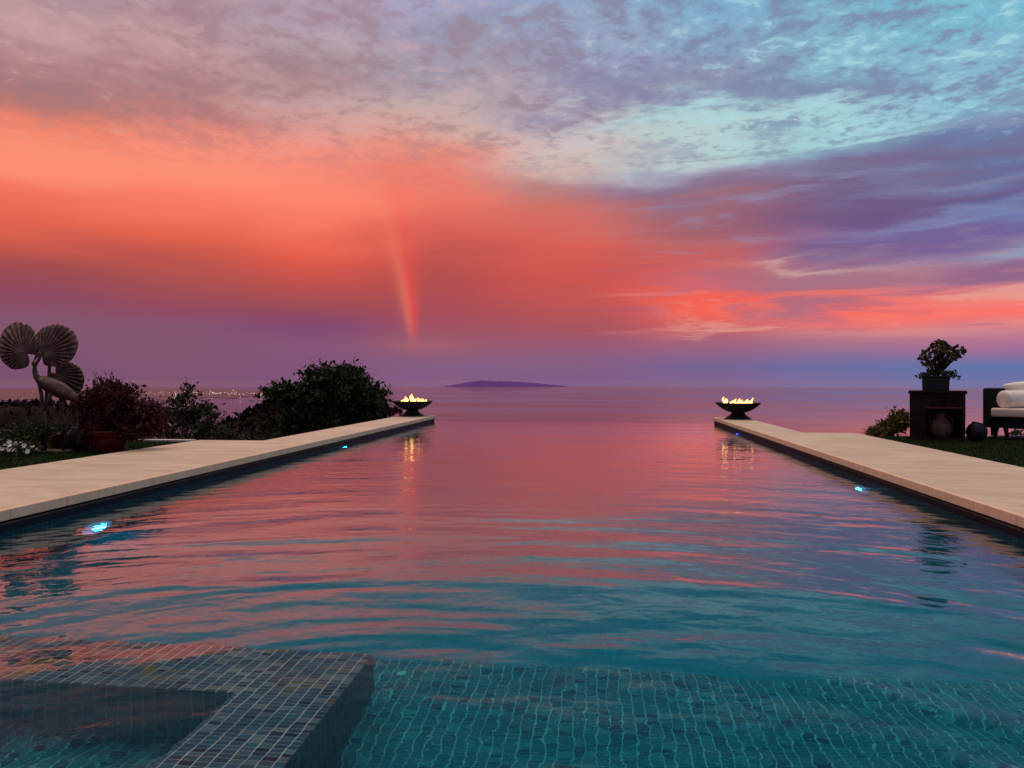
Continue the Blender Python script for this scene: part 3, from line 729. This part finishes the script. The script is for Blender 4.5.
# dense tree behind the left deck strip
def big_tree():
    b = at_depth(330, 440, 32.0)
    s = 32.0/F
    root = empty('garden_tree', (b[0], b[1], -1.4), face_rz(b)); zb = b[2]+1.4
    tag(root, 'dense dark green tree with a rounded crown beside the left fire bowl', 'tree')
    P = lambda px, py, y=0.0: ((px-330)*s, y, zb+(440-py)*s)
    env = [(P(338,382), (24*s, 1.2, 16*s), .2), (P(354,391), (24*s, 1.2, 19*s), .18), (P(283,396), (19*s, 1.0, 11*s), .1), (P(312,401), (22*s, 1.2, 18*s), .16),
           (P(370,402), (13*s, .9, 14*s), .1), (P(342,426), (40*s, 1.2, 20*s), .14), (P(298,422), (26*s, 1.0, 18*s), .12), (P(379,412),(6*s,.6,9*s),.04),(P(318,376),(12*s,.6,7*s),.05)]
    pts, cs = clumps(env, 330, 44, 0.38)
    tr = MB()
    twig(tr, (0, 0, -0.6), P(332, 425), 0.16, 0.12)
    for q in cs[::6]: twig(tr, P(332, 428), q, 0.05, 0.01, 0.08)
    tr.build('trunk', M['bark'], root, smooth=True)
    cr = MB(); cr.leaves(pts, 0.19, up=0.5, aspect=0.55)
    # shoots past the outline
    sh = []
    for q in cs:
        if random.random() < 0.35:
            dv = q - np.array(P(330, 410)); dv = dv/np.linalg.norm(dv)
            for k in range(7): sh.append(q + dv*(0.15+0.075*k) + rng.normal(size=3)*0.035)
    cr.leaves(sh, 0.16, up=0.5, aspect=0.4)
    cr.build('crown', M['leaf'], root)
big_tree()

def bush(name, label, px, py, dep, env_px, mat, n_cl, n_leaf, cr, leaf, twigs=14, spiky=0.5, depth=0.4, cat='shrub', group=None):
    b = at_depth(px, py, dep); s = dep/F
    root = empty(name, tuple(b), face_rz(b)); tag(root, label, cat, group)
    P = lambda x, y, d=0.0: np.array(((x-px)*s, d, (py-y)*s))
    env = [(P(x, y), (rx*s, max(depth*0.5, rx*s*0.6), ry*s), w) for x, y, rx, ry, w in env_px]
    pts, cs = clumps(env, n_cl, n_leaf, cr)
    tr = MB(); lf = MB(); lf.leaves(pts, leaf, up=0.5)
    sh = []
    base = P(px, py)
    for i in range(twigs):
        q = cs[random.randrange(len(cs))]; dv = q-base; dv = dv/np.linalg.norm(dv)+np.array([0, 0, 0.35]); dv /= np.linalg.norm(dv)
        tip = q + dv*spiky*random.uniform(0.3, 1.0)
        twig(tr, base + rng.normal(size=3)*0.03, q, 0.012, 0.006, 0.1); twig(tr, q, tip, 0.006, 0.003, 0.12)
        for k in np.linspace(0.1, 1, 9): sh.append(q+(tip-q)*k + rng.normal(size=3)*0.012)
    lf.leaves(sh, leaf*0.8, up=0.6, aspect=0.4)
    tr.build('stems', M['bark'], root, smooth=True); lf.build('foliage', mat, root)
    return root
bush('garden_shrub', 'dark olive upright shrub right of the red potted plant', 182, 446, 22.0,
     [(185,408,20,24,.4),(205,418,14,18,.2),(158,418,18,17,.25),(182,435,40,13,.25)], M['leaf_olive'], 130, 34, 0.21, 0.10, 40, 0.45)
bush('garden_shrub', 'low loose shrub thinning out between the olive shrub and the leafy tree', 216, 444, 24.0,
     [(216,432,12,9,.5),(228,440,20,6,.5),(250,442,20,6,.3)], M['leaf_olive'], 46, 18, 0.2, 0.10, 22, 0.5)
bush('low_shrub', 'low green leafy plant behind the white flowers', 22, 443, 10.6,
     [(20,434,20,8,.6),(44,432,12,8,.3)], M['leaf_olive'], 60, 26, 0.09, 0.055, 8, 0.08)
bush('garden_shrub', 'dark shrub beyond the lawn behind the bronze sculpture', 60, 446, 12.6,
     [(45,436,34,14,.5),(100,430,34,22,.6),(130,436,26,16,.4)], M['leaf'], 110, 34, 0.14, 0.07, 10, 0.15)
bush('low_shrub', 'yellow green spiky shrub left of the dark stone console', 890, 437, 13.9,
     [(899,422,10,14,.5),(886,429,13,8,.35),(873,433,7,4,.15)], M['leaf_yellow'], 80, 26, 0.08, 0.06, 24, 0.18, depth=0.3)
bush('low_shrub', 'small dark plant beneath the sofa', 1018, 437, 14.0,
     [(1018,433,9,4,.5)], M['leaf'], 14, 16, 0.05, 0.05, 5, 0.05, depth=0.2)
bush('low_shrub', 'small dark plant at the foot of the left fire bowl', 392, 414, 20.6,
     [(391,410,7,4,.5),(398,411,5,3,.3)], M['leaf_red'], 22, 16, 0.08, 0.07, 4, 0.1, depth=0.3)

# ------------------------------------------------------------------ red potted plant, navy pot, small clay pot, flowers
def pot(prof, mat, root, n=32):
    mb = MB(); mb.lathe(prof, n, cap=False); return mb.build('pot', mat, root, smooth=True)
def potted(name, label, px, py, dep_z, prof, pmat, soil_z, soil_r, env_px, lmat, n_cl, n_leaf, cr, leaf, twigs, spiky, cat='potted plant'):
    b = at(px, py, dep_z); dep = (b-CAM) @ FW; s = dep/F
    root = empty(name, tuple(b), face_rz(b)); tag(root, label, cat)
    pot(prof, pmat, root)
    mb = MB(); mb.lathe([(0, soil_z-0.02), (soil_r, soil_z-0.02), (soil_r, soil_z), (0, soil_z+0.01)], 24, cap=False); mb.build('soil', M['bark'], root)
    if env_px:
        P = lambda x, y, d=0.0: np.array(((x-px)*s, d, (py-y)*s))
        env = [(P(x, y), (rx*s, rx*s*0.7, ry*s), w) for x, y, rx, ry, w in env_px]
        pts, cs = clumps(env, n_cl, n_leaf, cr)
        tr = MB(); lf = MB(); lf.leaves(pts, leaf, up=0.4); sh = []; base = np.array((0, 0, soil_z))
        for i in range(twigs):
            q = cs[random.randrange(len(cs))]; dv = q-base; dv = dv/np.linalg.norm(dv)+np.array([0, 0, 0.3]); dv /= np.linalg.norm(dv)
            tip = q+dv*spiky*random.uniform(0.3, 1)
            twig(tr, base+rng.normal(size=3)*np.array([.04,.04,0]), q, 0.011, 0.005, 0.12); twig(tr, q, tip, 0.005, 0.0025, 0.15)
            for k in np.linspace(0.05, 1, 10): sh.append(q+(tip-q)*k+rng.normal(size=3)*0.012)
        lf.leaves(sh, leaf*0.8, up=0.5, aspect=0.45)
        tr.build('stems', M['bark'], root, smooth=True); lf.build('foliage', lmat, root)
    return root
potted('potted_plant', 'bushy dark red plant spilling over a round red glazed pot', 108, 452, GZ,
       [(0, 0), (.17, 0), (.20, .03), (.245, .18), (.26, .27), (.275, .28), (.275, .315), (.25, .315), (.24, .27), (0, .26)], M['red_pot'], .27, .238,
       [(115,398,24,20,.35),(100,410,26,22,.3),(132,415,22,22,.3),(150,420,15,16,.14),(112,432,34,14,.25),(88,402,10,12,.08)], M['leaf_red'], 210, 30, 0.12, 0.06, 46, 0.26)
potted('planter_pot', 'dark navy glazed jar left of the red pot', 82, 450.5, GZ,
       [(0, 0), (.10, 0), (.13, .03), (.19, .14), (.20, .21), (.16, .30), (.13, .325), (.145, .345), (.12, .345), (.11, .31), (0, .30)], M['navy_pot'], .31, .108, None, None, 0, 0, 0, 0, 0, 0, cat='pot')
def spiky_pot():
    b = at(49, 450, GZ) + np.array([-0.05, 0.35, 0]); root = empty('potted_plant', tuple(b), face_rz(b))
    tag(root, 'spiky leaved plant in a low brown clay pot behind the sculpture', 'potted plant')
    pot([(0, 0), (.13, 0), (.16, .05), (.19, .15), (.205, .2), (.205, .225), (.185, .225), (.175, .2), (0, .19)], M['clay'], root)
    mb = MB()
    for i in range(34):
        a = random.random()*2*PI; ln = random.uniform(.22, .4); o = random.uniform(.2, .75)
        tip = np.array([math.cos(a)*ln*o, math.sin(a)*ln*o, ln]); w = np.array([-math.sin(a), math.cos(a), 0])*.012; m_ = tip*.5*np.array([.8,.8,1.1]); z0 = np.array([0, 0, .2])
        mb.add([z0-w, z0+w, z0+m_+w*.9, z0+m_-w*.9, z0+tip], [(0,1,2,3), (3,2,4)])
    mb.build('leaves', M['leaf_olive'], root)
spiky_pot()
def flowers():
    b = at(18, 456, GZ); root = empty('flowering_plant', tuple(b), face_rz(b)); s = float((b-CAM) @ FW)/F
    tag(root, 'low clump of white flowers on the lawn left of the sculpture', 'flowers')
    mb = MB(); mb.leaves(blob_points((0, .05, 7*s), (20*s, .2, 6*s), 420, .3), .05, up=.6); mb.build('foliage', M['leaf_olive'], root)
    for i in range(30):
        x = random.uniform(-16, 16)*s; c = np.array([x, random.uniform(-.16, .12), (random.uniform(4, 14) if abs(x) < 12*s else random.uniform(5, 10))*s])
        mb = MB(); n = 6; r = random.uniform(.026, .042); tl = rng.normal(size=3)*.5+np.array([0, -.9, .5]); tl /= np.linalg.norm(tl)
        u = np.cross(tl, [0, 0, 1.]); u /= np.linalg.norm(u); w = np.cross(tl, u)
        for k in range(n):
            a = 2*PI*k/n; dd = u*math.cos(a)+w*math.sin(a); e = -u*math.sin(a)+w*math.cos(a)
            mb.add([c, c+dd*r*.6+e*r*.38+tl*.004, c+dd*r+tl*.012, c+dd*r*.6-e*r*.38+tl*.004], [(0,1,2,3)])
        mb.build('blossom', M['petal'], root)
flowers()

# ------------------------------------------------------------------ bronze crane and lotus leaf sculpture
def sculpture():
    b = at(46, 452, GZ); root = empty('crane_sculpture', tuple(b), face_rz(b)); s = float((b-CAM) @ FW)/F
    tag(root, 'tall bronze crane standing under three veined lotus leaves', 'sculpture')
    P = lambda x, y, d=0.0: np.array(((x-46)*s, d, (452-y)*s))
    def leaf(cx, cy, rx, ry, rot, notch, d, tilt, stem_pts, mat):
        """heart-shaped pad; notch = direction (deg) of the cleft where the veins meet the stalk"""
        mb = MB(); nr, na = 14, 220
        c0 = P(cx, cy, d); na_ = R(notch)
        hub = np.array([math.cos(na_)*rx*0.55, math.sin(na_)*ry*0.55])*s
        vs = []
        for j in range(nr+1):
            q = j/nr
            for k in range(na):
                a = 2*PI*k/na; df = math.atan2(math.sin(a-na_), math.cos(a-na_))
                cleft = 1-0.42*math.exp(-(df/0.20)**2)
                edge = np.array([math.cos(a)*rx, math.sin(a)*ry])*s*cleft*(1+0.012*math.sin(9*a))
                p = hub*(1-q)+edge*q
                va = math.atan2(p[1]-hub[1], p[0]-hub[0])
                rid = 0.017*math.sin(va*34)*min(1, q*3)*(1 if q < 0.9 else (0.5 if q < 0.99 else 0.0))
                bow = -0.05*(1-q*q)+rid
                x, z = p
                xr = x*math.cos(rot)-z*math.sin(rot); zr = x*math.sin(rot)+z*math.cos(rot)
                vs.append(c0+np.array([xr, bow*1.0 + tilt*zr, zr]))
        fs = []
        for j in range(nr):
            for k in range(na):
                e = (k+1) % na
                fs.append((j*na+k, j*na+e, (j+1)*na+e, (j+1)*na+k))
        mb.add(vs, fs)
        o = mb.build('lotus_leaf', mat, root, smooth=True)
        so = o.modifiers.new('solid', 'SOLIDIFY'); so.thickness = 0.008
        st = MB(); st.tube(stem_pts, list(np.linspace(0.022, 0.026, len(stem_pts))), 10); st.build('stem', M['bronze_dark'], o, smooth=True)
    leaf(16.5, 345.5, 19.5, 24, 0.15, -42, 0.05, 0.15, [P(31,362,.05), P(36,378,.05), P(40,396,.04), P(42,420,.03), P(42.5,452,0.0)], M['bronze'])
    leaf(50.5, 345, 23, 21.5, -0.1, -128, 0.12, 0.12, [P(45,358,.12), P(44.5,375,.11), P(43,395,.09), P(41.5,420,.07), P(40,452,.05)], M['bronze'])
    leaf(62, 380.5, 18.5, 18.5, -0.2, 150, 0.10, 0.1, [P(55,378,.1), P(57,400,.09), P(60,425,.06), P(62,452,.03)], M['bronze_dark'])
    # crane: beak, head, S neck, body, tail as one skin, legs joined
    path = [(35.5,364),(37.6,359.5),(40,355.5),(42.3,353.6),(43.4,355.6),(42.2,359),(39.6,363),(37.7,367),(37.3,371),(38.6,375.5),(42,379.5),(47,382.5),(53,385.5),(60,389.5),(67,393.5),(73,397),(78,400)]
    rad =  [.004,.010,.022,.030,.027,.022,.022,.025,.030,.038,.055,.084,.108,.104,.08,.048,.012]
    mb = MB(); mb.tube([P(x, y, -.06) for x, y in path], rad, 16, flat=0.75)
    mb.tube([P(56,389,-.08), P(52,401,-.08), P(48.5,411,-.09)], [.036,.02,.014], 8); mb.tube([P(48.5,411,-.09), P(50,431,-.08), P(49,452,-.08)], [.014,.012,.016], 8)
    mb.tube([P(61,391,-.02), P(65,401,-.02), P(69,408,-.02)], [.04,.026,.018], 8); mb.tube([P(69,408,-.02), P(67,430,-.02), P(65.5,452,-.02)], [.018,.013,.016], 8)
    for cx, d in ((49, -.08), (65.5, -.02)):
        for a in (-.5, 0, .5): mb.tube([P(cx, 451.4, d), P(cx-5*math.cos(a), 451.7, d-.1*math.sin(a))], [.013,.005], 6)
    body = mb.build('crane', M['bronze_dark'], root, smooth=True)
    # folded wing
    mb = MB(); vs = []; n, m = 14, 8
    for i in range(n+1):
        q = i/n; cx = 45+38*q; cyy = 380+19*q; wd = 8.5*math.sin(PI*min(1, .12+q*.86))**.7
        for j in range(m+1):
            k = j/m*2-1; vs.append(P(cx, cyy+k*wd, -.06-.11*(1-k*k*.8)*(1-q*.7)+.006*math.sin(j*3.1+i*.2)))
    mb.add(vs, [(i*(m+1)+j, i*(m+1)+j+1, (i+1)*(m+1)+j+1, (i+1)*(m+1)+j) for i in range(n) for j in range(m)])
    w = mb.build('wing', M['bronze'], body, smooth=True); so = w.modifiers.new('solid', 'SOLIDIFY'); so.thickness = .01
    mb = MB(); mb.lathe([(0, 0), (.30, 0), (.30, .022), (.27, .03), (0, .03)], 32, c=P(52, 452, 0), sx=1.1, sy=.6, cap=False); mb.build('base_plate', M['bronze_dark'], root)
sculpture()

# ------------------------------------------------------------------ right side: console with niche, urn, planter, sofa
pp = at(937, 441, GZ); sP = float((pp-CAM) @ FW)/F; sPx = sP*math.cos(face_cam(pp)-YAW)
con = empty('stone_console', tuple(pp), face_cam(pp)); tag(con, 'dark stone console block with an open niche on the right lawn', 'console')
def L(px): return (px-937)*sPx
def Hh(py): return (441-py)*sP
d0, d1 = .02, .62
mb = MB()
xa, xb, na_, nb_ = L(909), L(965), L(926), L(961.5)
zt, nt, nb0 = Hh(394), Hh(408.5), .05
mb.box(xa, na_, d0, d1, 0, zt); mb.box(nb_, xb, d0, d1, 0, zt); mb.box(na_, nb_, d0+.004, d1, nt, zt)
mb.box(na_, nb_, d0+.004, d1, 0, nb0); mb.box(na_, nb_, d1-.06, d1-.004, nb0, nt)
bevel(mb.build('body', M['dark_stone'], con), .008)
mb = MB(); mb.box(L(907.6), L(966.8), d0-.03, d1+.03, zt+.002, Hh(390.8)); bevel(mb.build('top_slab', M['dark_stone'], con), .012)
mb = MB(); mb.box(L(924), L(963), d0-.015, d0+.003, nt-.004, nt+.028); bevel(mb.build('lintel_trim', M['clay'], con), .004)
# urn in the niche
cq, sq = math.cos(face_cam(pp)), math.sin(face_cam(pp))
ur = empty('urn', (pp[0]+cq*L(941)-sq*.26, pp[1]+sq*L(941)+cq*.26, GZ+nb0+.002), face_cam(pp)); tag(ur, 'pale brown clay urn with two ears inside the console niche', 'urn')
mb = MB(); k_ = sP
mb.lathe([(0, 0), (6.5*k_, 0), (8*k_, .4*k_), (10.2*k_, 5*k_), (11.2*k_, 9*k_), (10.2*k_, 13*k_), (7.5*k_, 17*k_), (5*k_, 20*k_), (4.4*k_, 22*k_), (5.6*k_, 24.3*k_), (5.6*k_, 25*k_), (4*k_, 25*k_), (3.8*k_, 22*k_), (0, 21*k_)], 36, cap=False)
mb.build('vessel', M['urn'], ur, smooth=True)
for sg in (-1, 1):
    mb = MB(); mb.tube([(sg*4.6*k_, 0, 21*k_), (sg*8.2*k_, 0, 21.2*k_), (sg*10.4*k_, 0, 17*k_), (sg*9.4*k_, 0, 12.5*k_)], 1.0*k_, 8); mb.build('handle', M['urn'], ur, smooth=True)
# planter on the console with a small succulent tree
pz = GZ + Hh(390.8) + .002
pl = empty('potted_tree', (pp[0], pp[1], pz), face_cam(pp)); tag(pl, 'small branching succulent tree in a square dark planter on the console', 'potted plant')
q0 = 390.6
def V(px, py, d=0.3): return np.array(((px-935.5)*sPx, d, (q0-py)*sP*1.02))
mb = MB()
hw = 14.3*sPx; cx = V(934, 390)[0]
for (w0, w1, z0, z1) in ((hw*.95, hw*.985, 0, 13.0*sP), (hw*1.06, hw*1.06, 13.0*sP, 15.3*sP)):
    y0 = .3
    vs = [(cx-w0, y0-w0, z0), (cx+w0, y0-w0, z0), (cx+w0, y0+w0, z0), (cx-w0, y0+w0, z0), (cx-w1, y0-w1, z1), (cx+w1, y0-w1, z1), (cx+w1, y0+w1, z1), (cx-w1, y0+w1, z1)]
    mb.add(vs, [(0,3,2,1), (4,5,6,7), (0,1,5,4), (1,2,6,5), (2,3,7,6), (3,0,4,7)])
bevel(mb.build('planter', M['navy_pot'], pl), .008)
lf = MB(); pts = []
for px, py, n in ((922,375.5,70),(929,373.5,110),(937,372.5,120),(945,373.5,90),(949.5,374,60),(950.5,377,40),(919.5,376.5,26)):
    pts.append(V(px, py)+rng.normal(size=(n, 3))*np.array([2.6, 4.5, 1.2])*sP)
lf.leaves(np.concatenate(pts), .045, up=.3, aspect=.6); lf.build('trailing_leaves', M['leaf'], pl)
tips = [(920,359),(923,354),(928,349),(932,346),(936,343.5),(941,344.5),(945,346.5),(949,349),(952,352),(956,353.5),(960,352),(948,356),(943,353),(938,350),(932,354),(927,358),(924,363),(930,362),(937,359),(944,361),(950,360),(955,357.5),(928,366),(935,366),(943,366),(940,347.5)]
tr = MB(); cr = MB(); pts = []
trunk = V(936, 375)
for x, y in tips:
    d = random.uniform(.1, .5); m_ = V(936+(x-936)*.45+random.uniform(-1, 1), 375+(y-375)*.42, .3+(d-.3)*.4); e = V(x, y, d)
    twig(tr, trunk, m_, .016, .011, .08); twig(tr, m_, e, .010, .005, .10)
    pts.append(e+rng.normal(size=(26, 3))*np.array([1.7, 1.9, 1.4])*sP); 
    if random.random() < .6: pts.append((m_+e)/2+rng.normal(size=(3, 3))*1.2*sP)
cr.leaves(np.concatenate(pts), .056, up=.5, aspect=.8)
tr.build('trunk', M['bark'], pl, smooth=True); cr.build('crown', M['leaf_olive'], pl)
# dark round pot tipped beside the console
bp = at(976, 441.5, GZ)
rp = empty('garden_pot', tuple(bp), face_rz(bp)); tag(rp, 'squat dark round pot between the console and the sofa', 'pot')
mb = MB(); mb.lathe([(0, 0), (.07, 0), (.12, .03), (.155, .10), (.160, .16), (.145, .22), (.115, .265), (.10, .285), (.112, .30), (.09, .30), (.08, .27), (0, .26)], 28, cap=False)
o = mb.build('vessel', M['navy_pot'], rp, smooth=True); o.rotation_euler = (0, R(16), 0); o.location = (-.03, 0, .018)

# sofa
sb = at(1012, 441, GZ); sb = sb*np.array([1.015, 1.015, 1]); sS = float((sb-CAM) @ FW)/F; sSx = sS*math.cos(face_cam(sb)-YAW)
so_ = empty('garden_sofa', tuple(sb), face_cam(sb)+R(-3)); tag(so_, 'dark wicker garden sofa with ivory cushions at the edge of the right lawn', 'sofa')
def X(px): return (px-1012)*sSx
def Zz(py): return (442-py)*sS
SW = X(1012)+1.55       # right end, outside the frame
mb = MB(); mb.box(X(981.5), X(1003), .10, .92, Zz(430.5), Zz(390.2)); bevel(mb.build('arm', M['wicker'], so_), .02)
mb = MB(); mb.box(SW-.2, SW+.18, .10, .92, Zz(430.5), Zz(390.2)); bevel(mb.build('arm', M['wicker'], so_), .02)
mb = MB(); mb.box(X(1003)+.002, SW-.202, -.06, .92, Zz(430.5), Zz(419)); bevel(mb.build('seat_frame', M['wicker'], so_), .012)
mb = MB(); mb.box(X(1003)+.002, SW-.202, .74, .919, Zz(419)+.002, Zz(391.5)); bevel(mb.build('backrest', M['wicker'], so_), .02)
for lx, ly, dx_ in ((X(996), .14, -.03), (X(1003.5)+.03, -.02, .03), (SW-.1, .14, .03), (X(988), .86, 0), (SW, .86, 0)):
    mb = MB(); z1 = Zz(430.3); w = .035
    mb.add([(lx-w*.7+dx_, ly-w*.7, 0), (lx+w*.7+dx_, ly-w*.7, 0), (lx+w*.7+dx_, ly+w*.7, 0), (lx-w*.7+dx_, ly+w*.7, 0), (lx-w, ly-w, z1), (lx+w, ly-w, z1), (lx+w, ly+w, z1), (lx-w, ly+w, z1)],
           [(0,3,2,1), (4,5,6,7), (0,1,5,4), (1,2,6,5), (2,3,7,6), (3,0,4,7)]); mb.build('leg', M['wicker'], so_)
def cushion(nm, x0, x1, y0, y1, z0, z1, mat, parent, bev=.035, puff=0.0, rot=None):
    mb = MB(); nx, ny, nz = 14, 10, 5
    cxm, cym, czm = (x0+x1)/2, (y0+y1)/2, (z0+z1)/2
    import bmesh
    bm = bmesh.new(); bmesh.ops.create_cube(bm, size=2)
    bmesh.ops.subdivide_edges(bm, edges=bm.edges[:], cuts=7, use_grid_fill=True)
    for v in bm.verts:
        u = v.co.copy()
        k = 1+puff*(1-u.x*u.x)*(1-u.y*u.y if abs(u.z) > .99 else 1)*(1-u.z*u.z if abs(u.y) > .99 else 1)
        v.co = (cxm+u.x*(x1-x0)/2, cym+u.y*(y1-y0)/2*(k if abs(u.y) > .99 else 1), czm+u.z*(z1-z0)/2*(k if abs(u.z) > .99 else 1))
    me = bpy.data.meshes.new(nm); bm.to_mesh(me); bm.free(); me.materials.append(mat)
    me.polygons.foreach_set('use_smooth', [True]*len(me.polygons))
    o = bpy.data.objects.new(nm, me); COL.objects.link(o); o.parent = parent; bevel(o, bev, 3); return o
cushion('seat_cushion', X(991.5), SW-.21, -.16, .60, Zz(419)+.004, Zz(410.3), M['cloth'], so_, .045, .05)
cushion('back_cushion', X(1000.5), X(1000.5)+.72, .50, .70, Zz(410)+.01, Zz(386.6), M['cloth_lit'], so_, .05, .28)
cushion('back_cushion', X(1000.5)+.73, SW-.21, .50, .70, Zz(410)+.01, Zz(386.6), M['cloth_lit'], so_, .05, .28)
rzs = face_cam(sb)+R(-3)
loc = np.array([math.cos(rzs)*X(1007)-math.sin(rzs)*.08, math.sin(rzs)*X(1007)+math.cos(rzs)*.08, 0])+sb
bo = empty('bolster_pillow', (loc[0], loc[1], GZ+Zz(410.0)+.145), rzs+R(48)); tag(bo, 'round ivory bolster pillow lying on the sofa seat', 'pillow')
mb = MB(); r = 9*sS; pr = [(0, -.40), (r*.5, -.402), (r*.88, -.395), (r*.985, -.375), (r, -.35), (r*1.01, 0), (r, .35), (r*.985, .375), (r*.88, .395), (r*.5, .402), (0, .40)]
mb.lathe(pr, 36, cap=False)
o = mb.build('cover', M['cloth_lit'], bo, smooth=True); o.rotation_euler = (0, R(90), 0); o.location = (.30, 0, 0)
